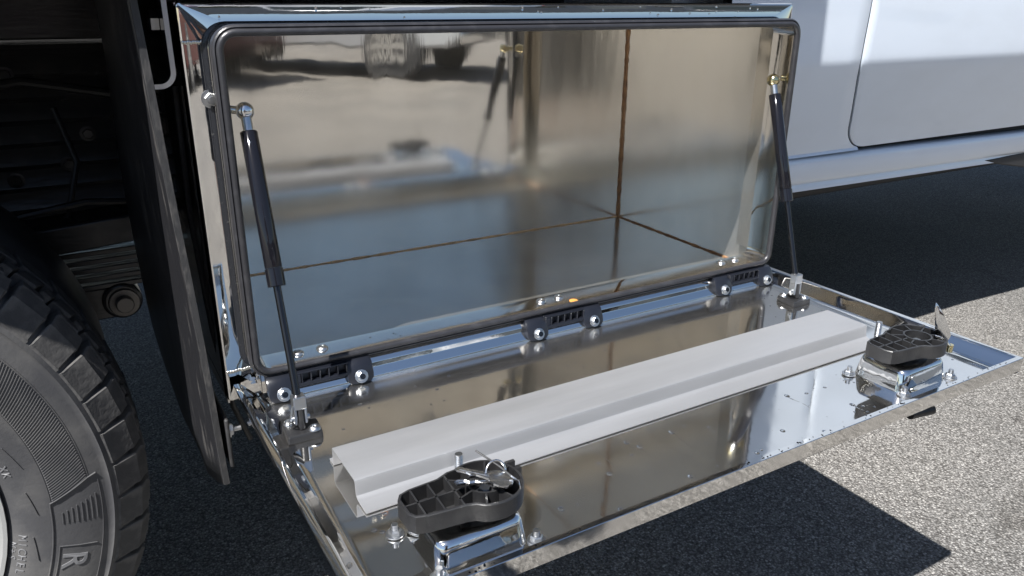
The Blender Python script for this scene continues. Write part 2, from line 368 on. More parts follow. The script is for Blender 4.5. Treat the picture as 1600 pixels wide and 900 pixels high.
q = m.build('pivot_bolt', 'bare_iron', smooth=30); q.parent = o; q.matrix_parent_inverse = Matrix()
for (pts, r_) in (([(-.5, .70, .33), (-.3, .66, .28), (-.16, .68, .30), (-.02, .70, .27), (.2, .72, .3)], .008), ([(-.34, .62, .12), (-.22, .60, .085), (-.10, .61, .10), (.0, .63, .085), (.15, .64, .10)], .006), ([(-.12, .70, .25), (-.10, .66, .16), (-.13, .64, .07), (-.20, .64, .02)], .005)):
    tp(MB().tube(pts, r_, 8).build('hose', 'black_plastic'))
# axle and inner dual tyre hide what lies further in
tp(MB().tube([(-.522, .3, -.148), (-.522, 2.0, -.148)], .07, 20).build('rear_axle', 'underbody'))
tp(MB().box(-.9, -.25, .78, .84, -.35, .03).build('axle_plate', 'underbody'))

# ---- tyre
TC = Vector((-.522, 0, -.148))
def tyre_profile(y0, wd):
    a = [(.252, .030), (.262, .0235), (.268, .017), (.278, .010), (.296, .0045), (.318, .0015), (.340, .001), (.360, .0035), (.3725, .0065), (.3775, .0075), (.3800, .0055), (.3825, .0075), (.386, .0105), (.395, .018), (.406, .030), (.411, .05)]
    p = [(r, y0+d) for r, d in a]; p += [(r, y0+wd-d) for r, d in a[::-1]]; return p
def make_tyre(y0, detailed):
    o = tp(MB().lathe(tyre_profile(y0, .225), TC, 'y', 160, cap=False).build('tyre', 'tyre_rubber', smooth=50)); return o
def sub(o, p): o.parent = p; o.matrix_parent_inverse = Matrix(); return o
tyre = make_tyre(.080, True); tyre['label'] = 'outer rear tyre with worn grey sidewall'
make_tyre(.345, False)
NB = 50; pw = 2*math.pi*.415/NB
def hexa(mb, t0, t1, y0, y1, r0, r1, sh=0., ch=.004, out=None):
    """tread block; t tangential, y lateral, r radial; sh skews it; out = radius of the outer edge top (shoulder slope)"""
    ro = out if out else r1
    P = lambda t, y, r: (r, y, t + sh*(y-y0))
    lo = [P(t0, y0, r0), P(t1, y0, r0), P(t1, y1, r0), P(t0, y1, r0)]
    mid = [P(t0, y0, ro-ch*.5), P(t1, y0, ro-ch*.5), P(t1, y1, r1-ch*.5), P(t0, y1, r1-ch*.5)]
    c = ch*.5
    hi = [P(t0+c, y0+c, ro), P(t1-c, y0+c, ro), P(t1-c, y1-c, r1), P(t0+c, y1-c, r1)]
    mb.rings([lo, mid, hi], True, True, True)
b1 = MB()
hexa(b1, -.5*pw+.0042, .5*pw-.0042, .0895, .108, .378, .4150, .10, .003, .389)
hexa(b1, -.5*pw+.0043, .5*pw-.0043, .1082, .124, .395, .4245, .10, .003, .4152)
hexa(b1, -.5*pw+.016, .5*pw-.0043, .1243, .142, .395, .4265, .10, .003)
hexa(b1, -.5*pw+.005, -.5*pw+.0100, .1243, .136, .395, .416, .10, .002)
b2 = MB()
hexa(b2, -.44*pw, .10*pw, .150, .187, .395, .428, -.35, .003)
hexa(b2, .16*pw, .44*pw, .152, .180, .395, .428, -.35, .003)
b3 = MB(); hexa(b3, -.45*pw, .45*pw, .196, .232, .395, .428, .3, .003)
protos = [b.build('tread_block', 'tread_rubber', smooth=25) for b in (b1, b2, b3)]
for pi, pr in enumerate(protos):
    for k in range(NB):
        a = 2*math.pi*(k + (.5 if pi == 1 else .0))/NB
        # keep the rows the photograph can see singly: shoulder all round, inner rows on the visible arc
        deg = math.degrees(a); deg = deg-360 if deg > 180 else deg
        if pi > 0 and not (-75 < deg < 140): continue
        o = pr if (k == 0) else pr.copy()
        if k: COL.objects.link(o)
        o.location = TC; o.rotation_euler = (0, -a, 0); sub(o, tyre)
# fine ribbed band on the sidewall
def sw_y(r):
    K = [(r_, .080+d) for r_, d in [(.262, .0235), (.268, .017), (.278, .010), (.296, .0045), (.318, .0015), (.340, .001), (.360, .0035), (.3725, .0065)]]
    for (a, ya), (b, yb) in zip(K, K[1:]):
        if r <= b: return ya + (yb-ya)*(r-a)/(b-a)
    return K[-1][1]
def pol(r, deg, dy=0.): a = math.radians(deg); return (TC.x + r*math.cos(a), sw_y(r) - dy, TC.z + r*math.sin(a))
def ridge(mb, r0, r1, d0, d1, wd, hgt, n=6):
    """raised line on the sidewall from (r0,d0) to (r1,d1)"""
    rs = []
    for i in range(n+1):
        t = i/n; r = r0+(r1-r0)*t; d = d0+(d1-d0)*t
        p = Vector(pol(r, d)); q = Vector(pol(r0+(r1-r0)*(t+.01), d0+(d1-d0)*(t+.01))); tg = (q-p).normalized(); sd = tg.cross(Vector((0, 1, 0)))*wd*.5
        nrm = Vector((0, -hgt, 0)); bs = Vector((0, .0008, 0))
        rs.append([p-sd+bs, p-sd*.4+nrm, p+sd*.4+nrm, p+sd+bs])
    return mb.rings(rs, True, True, True)
m = MB()
for i in range(96): d = 3.4 + i*.62; ridge(m, .3135, .3555, d-4.0, d, .0016, .0011, 4)
rb = sub(m.build('sidewall_ribs', 'tyre_rubber', smooth=0), tyre); rb['kind'] = 'stuff'
m = MB()
for i in range(8): ridge(m, .322 + i*.0055, .322 + i*.0055, 1.0-4.6+i*.4, -6.4, .0022, .0011, 3)
ridge(m, .311, .3565, -.6, 3.2, .0016, .0022); ridge(m, .3565, .3665, 3.2, 3.6, .0016, .0022, 2)
ridge(m, .3105, .3105, -1.5, -30, .0022, .0018, 24); ridge(m, .311, .3105, -.5, -1.6, .0022, .0018, 2)
ridge(m, .3665, .3665, 2.0, -30, .0014, .0010, 24)
ridge(m, .318, .318, -12.2, -30, .0016, .0012, 16); ridge(m, .318, .36, -12.2, -12.4, .0016, .0012)
for d in (3.6, 17.0, -9.2, -22, 30, 43): ridge(m, .289, .296, d, d-6.4, .0016, .0016)
ridge(m, .3575, .3575, 66, 3.5, .0012, .0007, 30); ridge(m, .312, .312, 62, -.5, .0012, .0007, 30)
sub(m.build('sidewall_lines', 'tyre_rubber', smooth=0), tyre)
def letters(txt, r, deg, size, adv, name, ext=.0009, block=False):
    """raised characters running clockwise round the sidewall, tops outward"""
    mb = MB(); a = deg
    for ch in txt:
        if ch != ' ':
            cu = bpy.data.curves.new('t', 'FONT'); cu.body = ch; cu.size = size; cu.extrude = ext; cu.align_x = 'CENTER'; cu.resolution_u = 3; cu.offset = .0003 if block else .0
            to = bpy.data.objects.new('t', cu); COL.objects.link(to); dg = bpy.context.evaluated_depsgraph_get(); me = bpy.data.meshes.new_from_object(to.evaluated_get(dg))
            rad = math.radians(a); e_r = Vector((math.cos(rad), 0, math.sin(rad))); e_t = Vector((math.sin(rad), 0, -math.cos(rad))); e_n = Vector((0, -1, 0))
            base = Vector(pol(r, a))
            mb.add([base + e_t*v.co.x + e_r*v.co.y + e_n*v.co.z + Vector((0, sw_y(r+v.co.y)-sw_y(r), 0)) for v in me.vertices], [tuple(p.vertices) for p in me.polygons])
            bpy.data.objects.remove(to); bpy.data.curves.remove(cu); bpy.data.meshes.remove(me)
        a -= adv
    o = mb.build(name, 'text_rubber', smooth=0); sub(o, tyre); return o
letters('MICHELIN', .2735, -9.6, .0125, 1.95, 'sidewall_lettering')
letters('M+S', .2635, -12.0, .0115, 1.9, 'sidewall_lettering')
letters('XK', .2735, 11.4, .0125, 2.0, 'sidewall_lettering')
letters('R', .3225, -16.0, .040, 5, 'sidewall_lettering', .0011, True)
# rim
rp = [(.2505, .112), (.2595, .1035), (.2625, .0985), (.2620, .0955), (.2575, .0965), (.2525, .105), (.245, .125), (.235, .150), (.228, .18), (.20, .205), (.15, .215), (.12, .20), (.095, .17), (.09, .11), (.0, .108)]
rim = tp(MB().lathe(rp, TC, 'y', 72, cap=False).build('wheel_rim', 'rim_paint', smooth=40))
for k in range(8):
    a = 2*math.pi*k/8; sub(hexbolt(MB(), (TC.x+.125*math.cos(a), .203, TC.z+.125*math.sin(a)), (0, -1, 0), .017, .024).build('lug_nut', 'zinc', smooth=30), rim)
# front wheel beyond the frame of the picture
FT = Vector((3.28, .12, .0))
fo = link_copy(tyre); fo.location = FT + Vector((.0, .0, .0)); fo.location = (3.85-TC.x, .14, 0); tp(fo); fo['label'] = 'front tyre under the bonnet'
fr = link_copy(rim); fr.location = (3.85-TC.x, .14, 0); tp(fr)

# ---- mud flap ahead of the rear tyre
def flap_x(z):
    K = [(-.20, -.008), (-.139, -.011), (.005, -.020), (.24, -.037), (.43, -.041), (.60, -.042)]
    for (a, xa), (b, xb) in zip(K, K[1:]):
        if z <= b: return xa + (xb-xa)*(z-a)/(b-a)
    return K[-1][1]
zz = [.47, .43, .36, .28, .20, .12, .05, -.01, -.06, -.10, -.139]
rows = []
ybk = lambda z: .50 if z > .12 else (.42 + (z+.139)*.31)
for z in zz:
    n = 12; yb = ybk(z); row = []
    for i in range(n+1):
        t = i/n; y = .0 + yb*t**1.6
        dz = 0
        if z < .05: k = min(1, (.05-z)/.189); dz = -k*(.030*min(1, t*2.4)) + k*.06*max(0, (t-.75)/.25)
        kt = min(1, max(0, (.30-z)/.40)); row.append((flap_x(z) - kt*.018*min(1, y/.07) + .006*math.sin(t*5+z*6), y, z+dz))
    rows.append(row)
fl = tp(MB().rings(rows, False).build('mud_flap', 'rubber_flap', smooth=60, solid=.0075)); fl.modifiers['solid'].offset = 0
fl['label'] = 'scuffed black rubber mud flap'
m = MB(); rs = []
for z in zz:
    x = flap_x(z) + .006*math.sin(z*6); rs.append([(x-.0040, -.0006, z), (x+.0040, -.0006, z), (x+.0034, -.0028, z-.0005), (x-.0034, -.0028, z-.0005)])
sub(m.rings(rs, True, True, True).build('cut_edge', 'flap_edge', smooth=30), fl)
pl = MB().box(-.0085, -.0035, -.003, .10, -.118, -.050)
sub(pl.build('clamp_plate', 'flap_edge', bevel=.002), fl)
m = MB(); hexbolt(m, (-.003, .012, -.072), (1, 0, 0), .0075, .006, .010); m.tube([(-.003, .012, -.072), (.012, .012, -.072)], .0036, 10)
sub(m.build('bolt', 'zinc', smooth=30), fl)
tp(MB().box(-.062, -.03, .05, .5, .44, .474).build('flap_hanger', 'frame_black', bevel=.003))
# thin brake hose hanging behind the toolbox end
tp(MB().tube([(-.004, .05, .345), (-.006, .06, .2), (.0, .05, .05), (.012, .05, -.06), (.03, .06, -.12)], .0035, 8).build('hose', 'black_plastic'))

# ================================================================ toolbox
W, H, D = .914, .433, .408
FZ = -.012
tb = thing('toolbox', 'polished stainless steel underbody toolbox with its door hanging open', 'toolbox', (W/2, .2, -.03))
TBI = Vector((W/2, .2, -.03))
def bp_(o): o.parent = tb; o.matrix_parent_inverse = Matrix.Translation(-TBI); return o
LX0, LX1, LZ0, LZ1 = .034, .888, .020, .402           # opening
# shell
bp_(MB().box(.0, W, D, D+.002, -.03, H-.001).build('back_wall', 'steel_inner', smooth=0))
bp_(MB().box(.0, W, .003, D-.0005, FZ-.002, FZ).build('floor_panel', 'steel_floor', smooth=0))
bp_(MB().box(.0, .002, .003, D-.0005, -.03, H-.001).build('side_wall', 'steel_inner', smooth=0))
bp_(MB().box(W-.002, W, .003, D-.0005, -.03, H-.001).build('side_wall', 'steel_side', smooth=0))
bp_(MB().box(.0025, W-.0025, .003, D-.0005, H-.003, H-.001).build('top_panel', 'steel_inner', smooth=0))
# face frame: outer edge rolled back, opening flanged outward
def ring3(pts, y): return [(x, y, z) for x, z in pts]
NR = 8
outer = lambda d, r: rrect(0+d, W-d, -.028+d, H-d, max(.001, r), NR)
inner = lambda d, r: rrect(LX0+d, LX1-d, LZ0+d, LZ1-d, r, NR)
m = MB()
m.rings([ring3(outer(0, .004), .02), ring3(outer(0, .004), .003), ring3(outer(.0012, .004), .0008), ring3(outer(.003, .004), 0),
         ring3(inner(-.0125, .028), 0), ring3(inner(-.0090, .025), -.0012), ring3(inner(-.0072, .023), -.004), ring3(inner(-.006, .021), -.029)], True)
frame = bp_(m.build('face_frame', 'steel_polished', smooth=20))
# opening lip (inside of the flange), runs back into the box
m = MB().rings([ring3(inner(0, .016), -.0305), ring3(inner(0, .016), .0), ring3(inner(-.001, .016), .012)], True)
m.rings([ring3(inner(0, .016), -.0305), ring3(inner(-.002, .018), -.0315), ring3(inner(-.005, .020), -.0305)], True)
bp_(m.build('opening_lip', 'steel_polished', smooth=50))
# weld seam where the top rail meets the upright
for x0, x1, z in ((.0035, .024, .3935), (.004, .030, .012), (W-.024, W-.0035, .3935)):
    m = MB(); n = 9
    for k in range(n):
        x = x0 + (x1-x0)*k/(n-1); m.lathe([(0, .0012), (.0016, .0009), (.0022, 0)], (x, 0, z+random.uniform(-.0006, .0006)), 'y', 8)
    for i, v in enumerate(m.v): m.v[i] = (v[0], -abs(v[1]), v[2])
    bp_(m.build('weld_bead', 'steel_floor', smooth=60))
# rubber bulb seal pushed on the lip
def seal_ring(off, y): return ring3(rrect(LX0-off, LX1+off, LZ0-off, LZ1+off, .016+off, NR), y)
prof = [(-.001, -.0315), (-.0022, -.0345), (-.0012, -.0380), (.0016, -.0395), (.0042, -.0385), (.0054, -.0368), (.0060, -.0352), (.0072, -.0366), (.0088, -.0358), (.0098, -.0325), (.0098, -.026), (.0092, -.020), (.0075, -.0195), (.0068, -.028), (.0055, -.0312)]
m = MB().rings([seal_ring(o, y) for o, y in prof], True, loop=True)
bp_(m.build('door_seal', 'rubber_seal', smooth=50))
# black band laid on the frame face, painting in a dark mirror reflection
def band_ring(l, o, y): return ring3(rrect(LX0-l, LX1+o, LZ0-o, LZ1+o, .016+o, NR), y)
m = MB().rings([band_ring(.0145, .0118, -.0002), band_ring(.0140, .0114, -.0012), band_ring(.0125, .0112, -.0014), band_ring(.0100, .0100, -.0030), band_ring(.008, .008, -.0032)], True)
bp_(m.build('dark_reflection_band', 'reflection_black', smooth=30))
# fascia with rolled steps below the seal
prof = [(-.004, .014), (-.014, .0115), (-.0285, .0092), (-.0305, .0078), (-.0372, .0016), (-.0380, .0002), (-.0382, -.0050), (-.0390, -.0064), (-.0462, -.0132), (-.0470, -.0148), (-.0470, -.0188), (-.040, -.0215), (-.001, -.0275)]
m = MB().sweep_x(prof, .041, .889)
m.add([(.041, y, z) for y, z in prof], [tuple(range(len(prof)))]); m.add([(.889, y, z) for y, z in prof], [tuple(range(len(prof)))])
bp_(m.build('hinge_fascia', 'steel_polished', smooth=28))
# interior seams
jit = lambda a, b, n, j: [tuple(a[k]+(b[k]-a[k])*i/n + random.uniform(-j, j) for k in range(3)) for i in range(n+1)]
m = MB().tube(jit((W-.0025, D-.001, FZ), (W-.0025, D-.001, .41), 60, .0005), [random.uniform(.0030, .0044) for _ in range(61)], 8); bp_(m.build('corner_seam', 'weld_brown'))
m = MB().tube(jit((.003, D-.001, FZ), (W-.006, D-.001, FZ), 110, .0004), [random.uniform(.0014, .0026) for _ in range(111)], 8); bp_(m.build('rear_floor_seam', 'weld_tan'))
m = MB().tube(jit((W-.003, .02, FZ), (W-.003, D-.004, FZ), 60, .0005), [random.uniform(.0018, .0032) for _ in range(61)], 8); bp_(m.build('side_floor_seam', 'weld_brown'))
# jamb inside the opening on both sides
for x0, x1 in ((LX0-.004, LX0-.002), (LX1+.002, LX1+.004)):
    bp_(MB().box(x0, x1, .0125, .040, LZ0+.01, LZ1-.004).build('inner_jamb', 'steel_inner', smooth=0))
# lip rivets
for hx in (.104, .464, .825):
    for dx in (-.016, .015):
        m = MB().lathe([(.0075, 0), (.0074, .0012), (.0055, .0032), (.0026, .0040), (.0024, .0034), (0, .0034)], (hx+dx, -.006, LZ0), 'z', 18)
        bp_(m.build('rivet', 'zinc', smooth=50))
bp_(MB().lathe([(.0065, 0), (.0062, .0007), (.003, .0010), (0, .0011)], (.492, -.0265, LZ0), 'z', 12).build('rust_spot', 'rust'))
# nut on the left upright, holding the strut ball stud
m = MB(); hexbolt(m, (.0235, 0, .335), (0, -1, 0), .0075, .0065, .010); m.tube([(.0235, 0, .335), (.0235, -.012, .335)], .0035, 10)
bp_(m.build('stud_nut', 'zinc', smooth=30))

# ---- hinges
def nut(m, c, d):
    """flange nut on a washer with a dark bore"""
    c = Vector(c); d = Vector(d).normalized(); a = d.orthogonal().normalized(); b = d.cross(a)
    def ring(r, h, n=12, hx=False): return [c + d*h + (a*math.cos(2*math.pi*j/n) + b*math.sin(2*math.pi*j/n))*(r*(1 if not hx or j % 2 == 0 else .87)) for j in range(n)]
    m.rings([ring(.0086, 0), ring(.0086, .0010), ring(.0080, .0013), ring(.0066, .0013), ring(.0064, .0016, hx=True), ring(.0062, .0052, hx=True), ring(.0050, .0058), ring(.0038, .0058), ring(.0036, .0030), ring(.0022, .0030), ring(.0022, .0052), ring(.0006, .0054)], True, True, True)
def make_hinge():
    root = part_empty('hinge', tb)
    for s in (-1, 1):
        m = MB(); cx = s*.0485
        # foot: rounded pad leaning on the fascia, with a rolled barrel above
        rs = []
        for y, z, hw in ((-.024, .012, .015), (-.031, .0105, .0165), (-.0365, .0055, .017), (-.0395, -.001, .017), (-.0425, -.008, .017), (-.0435, -.0135, .0165), (-.0442, -.0172, .0135)):
            rs.append([(cx-hw, y, z), (cx-hw+.003, y-.0018, z), (cx+hw-.003, y-.0018, z), (cx+hw, y, z)])
        m.rings(rs, False)
        m.rings([[(r[0][0], r[0][1]+.010, r[0][2]), r[0]] for r in rs], False); m.rings([[r[-1], (r[-1][0], r[-1][1]+.010, r[-1][2])] for r in rs], False)
        m.add([rs[-1][0], rs[-1][3], (rs[-1][3][0], rs[-1][3][1]+.012, rs[-1][3][2]), (rs[-1][0][0], rs[-1][0][1]+.012, rs[-1][0][2])], [(0, 1, 2, 3)])
        m.build('hinge_foot', 'black_hinge', root, smooth=50)
    # ladder bridge between the feet
    m = MB()
    m.box(-.034, .034, -.0405, -.034, -.006, -.0015); m.box(-.034, .034, -.0385, -.032, .0095, .0115)
    for k in range(6):
        x = -.024 + k*.0112; m.box(x-.0007, x+.0007, -.0400, -.034, -.0015, .0095)
    m.box(-.034, -.0255, -.0392, -.034, -.0015, .0095)
    m.box(-.034, .034, -.0325, -.031, -.004, .0115)
    m.build('hinge_bridge', 'black_hinge', root, smooth=0, bevel=.0005, seg=1)
    for s in (-1, 1):
        m = MB(); c = Vector((s*.0485, -.0445, -.0088)); d = Vector((0, -.93, .36)).normalized()
        nut(m, c, d)
        m.build('hinge_nut', 'zinc', root, smooth=20)
        MB().lathe([(.0037, 0), (.0037, .0059), (.0030, .0062), (0, .0062)], (0, 0, 0), 'z', 14).build('stud_end', 'frame_rod', root, smooth=20).matrix_local = Matrix.Translation(c) @ d.to_track_quat('Z', 'Y').to_matrix().to_4x4()
    return root
h0 = make_hinge(); kids = list(h0.children)
for i, x in enumerate((.1045, .4655, .8265)):
    r_ = h0 if i == 0 else h0.copy()
    if i:
        COL.objects.link(r_)
        for k in kids: c = k.copy(); COL.objects.link(c); c.parent = r_
    r_.location = (x, -.0065, .0008); bp_(r_)

# ---- door
DL = .439; DY = -.0098
def dz(u): return -.0190 + .0050*u/DL               # inner panel height, rising a little towards the free edge
def rimz(u): return .0 + .0035*u/DL
def DP(x, u, h=0.): return Vector((x, DY-u, dz(u)+h))
door = bp_(MB().add([DP(.030, .030), DP(W-.026, .030), DP(W-.026, DL-.016), DP(.030, DL-.016)], [(0, 1, 2, 3)]).build('door', 'steel_door', smooth=0, solid=.0012))
door['label'] = 'mirror polished door hanging open, wet with droplets'
def dsub(o): o.parent = door; o.matrix_parent_inverse = Matrix(); return o
# folded rim: left, right, front. cross-section runs outer bottom > outer top > hem > slope > panel
def rim_section(side, u):
    xo = .0058 if side < 0 else W; s = 1 if side < 0 else -1; zt = rimz(u); zp = dz(u)
    return [Vector((xo+s*.010, DY-u, zp-.0035)), Vector((xo+s*.0015, DY-u, zp-.0032)), Vector((xo, DY-u, zp-.001)), Vector((xo, DY-u, zt-.0006)), Vector((xo+s*.0006, DY-u, zt)), Vector((xo+s*.0065, DY-u, zt)), Vector((xo+s*.0085, DY-u, zt-.0012)),
            Vector((xo+s*.0125, DY-u, zt-.005)), Vector((xo+s*.0225, DY-u, zp+.003)), Vector((xo+s*.0262, DY-u, zp+.0006)), Vector((xo+s*.033, DY-u, zp+.0007))]
for side in (-1, 1):
    us = [.002 + (DL-.0025)*i/20 for i in range(21)]
    m = MB().rings([[tuple(p) for p in rim_section(side, u)] for u in us], False)
    dsub(m.build('door_rim', 'steel_polished', smooth=35))
zt, zp = rimz(DL), dz(DL)
fp = [(DL-.016, zp+.0007), (DL-.0125, zp+.0010), (DL-.0085, zt-.0045), (DL-.0075, zt-.001), (DL-.0065, zt), (DL-.0005, zt), (DL, zt-.0005), (DL, zp-.001), (DL-.0015, zp-.003), (DL-.012, zp-.0035)]
m = MB(); rs = []
for x, ins in ((.0058, 0), (.0075, 0), (W-.0018, 0), (W, 0)):
    rs.append([(x, DY-u-(.0006 if 0 < 0 else 0), z) for u, z in fp])
m.rings(rs, False, False, False)
dsub(m.build('door_front_rim', 'steel_polished', smooth=35))
m = MB().add([DP(.010, .012, -.0034), DP(W-.010, .012, -.0034), DP(W-.010, DL-.010, -.0034), DP(.010, DL-.010, -.0034)], [(0, 1, 2, 3)])
dsub(m.build('door_outer_skin', 'steel_door', smooth=0))
# turned-up hinge edge of the door
m = MB().rings([[DP(x, .0285, .0004), DP(x, .034, .0006)] for x in (.034, W-.034)], False); dsub(m.build('hinge_edge', 'steel_door'))

# ---- stiffening channel on the door
def CH(u, h): return (DY-u, dz(u)+h)
pr = [(.192, .0030), (.2035, .0030), (.2037, .0212), (.2050, .0226), (.2690, .0226), (.2712, .0216), (.2724, .0192), (.2730, .0098), (.2742, .0062), (.2768, .0046), (.2800, .0040), (.3000, .0032)]
full = pr + [(.3000, .0018), (.2798, .0026), (.2760, .0034), (.2732, .0054), (.2718, .0094), (.2713, .0188), (.2703, .0204), (.2686, .0212), (.2056, .0212), (.2051, .0204), (.2049, .0016), (.192, .0016)]
x0, x1 = .062, .822
m = MB().rings([[(x, *CH(u, h)) for u, h in full] for x in (x0, x1)], True, True, True)
bp_(m.build('door_channel', 'aluminium', smooth=28))
for x, u in ((.166, .2865), (.838, .2800)):
    p = DP(x, u, .0030); m = MB().tube([p, p+Vector((0, 0, .024))], .0040, 14); 
    for k in range(9): m.lathe([(.0040, 0), (.0045, .0008), (.0040, .0016)], p+Vector((0, 0, .003+k*.0022)), 'z', 14, cap=False)
    bp_(m.build('threaded_stud', 'zinc', smooth=40))

# ---- gas struts
def make_strut(ball, foot, sgn):
    root = bp_(part_empty('gas_strut', tb))
    ball = Vector(ball); foot = Vector(foot); top = foot + Vector((0, 0, .036))
    d = (top-ball).normalized(); L = (top-ball).length
    at = lambda t: ball + d*t
    m = MB(); rs = []
    n = 14
    for i in range(n+1):
        a = math.pi*i/n; rs.append((max(.0001, .0098*math.sin(a)), -.0098*math.cos(a)))
    m.lathe(rs, ball, 'z', 20, cap=False)
    m.tube([ball, ball+Vector((-sgn*.0125, .010, .001))], .0045, 12)
    m.build('ball_socket', 'brass' if sgn < 0 else 'chrome', root, smooth=50)
    MB().tube([at(.006), at(.024)], .0056, 14).build('end_neck', 'zinc', root, smooth=50)
    bl = .150
    MB().tube([at(.0225), at(.0235), at(.0225+bl-.001), at(.0225+bl)], [.0085, .0093, .0093, .0088], 24).build('cylinder', 'gloss_black', root, smooth=50)
    MB().tube([at(.0228+bl), at(.0235+bl), at(.0425+bl), at(.0432+bl)], [.0088, .0098, .0098, .0088], 24).build('cylinder_collar', 'gloss_black', root, smooth=50)
    MB().tube([at(.043+bl), at(L-.006)], .0042, 14).build('rod', 'steel_polished' if 0 else 'frame_rod', root, smooth=50)
    # clevis on the door bracket
    m = MB(); e = at(L-.004)
    m.box(e.x-.0072, e.x+.0072, e.y-.0062, e.y+.0062, e.z-.004, e.z+.0115)
    m.box(e.x-.0072, e.x-.0040, e.y-.0062, e.y+.0062, e.z-.022, e.z-.0035); m.box(e.x+.0040, e.x+.0072, e.y-.0062, e.y+.0062, e.z-.022, e.z-.0035)
    m.build('clevis', 'zinc', root, smooth=0, bevel=.0012)
    m = MB().tube([(e.x-.0105, e.y, e.z-.0165), (e.x+.0105, e.y, e.z-.0165)], .0032, 12)
    m.tube([(e.x-.0105, e.y, e.z-.0165), (e.x-.013, e.y-.004, e.z-.020), (e.x-.0135, e.y-.010, e.z-.012), (e.x-.010, e.y-.0085, e.z-.003), (e.x-.008, e.y-.0068, e.z+.003)], .0011, 6)
    m.build('clevis_clip', 'zinc', root, smooth=50)
    # black bracket
    b = foot; u0 = DY-b.y; zb = dz(u0)
    m = MB()
    poly = []
    m.rings([[(b.x-.020, b.y-.017, zb+.0004), (b.x+.020, b.y-.017, zb+.0004), (b.x+.022, b.y+.014, zb+.0004), (b.x-.016, b.y+.022, zb+.0004)],
             [(b.x-.019, b.y-.016, zb+.0095), (b.x+.019, b.y-.016, zb+.0095), (b.x+.021, b.y+.013, zb+.0095), (b.x-.015, b.y+.021, zb+.0095)]], True, True, True)
    m.prism([(b.y-.008, zb+.009), (b.y+.013, zb+.009), (b.y+.006, zb+.036), (b.y-.004, zb+.036)], b.x-.0032, b.x+.0032, 'x')
    m.build('door_bracket', 'black_plastic', root, smooth=0, bevel=.002)
    for dx, dy in ((.012, -.010), (-.009, .014)):
        s_ = MB().lathe([(.0072, 0), (.0070, .0012), (.0050, .0034), (.0026, .0040), (.0022, .0030), (0, .0030)], (b.x+dx, b.y+dy, zb+.0095), 'z', 16)
        s_.build('bracket_screw', 'zinc', root, smooth=50)
    return root
s1 = make_strut((.0545, -.015, .322), (.052, -.135, -.02), 1)
s2 = make_strut((.868, -.018, .319), (.851, -.130, -.02), -1)

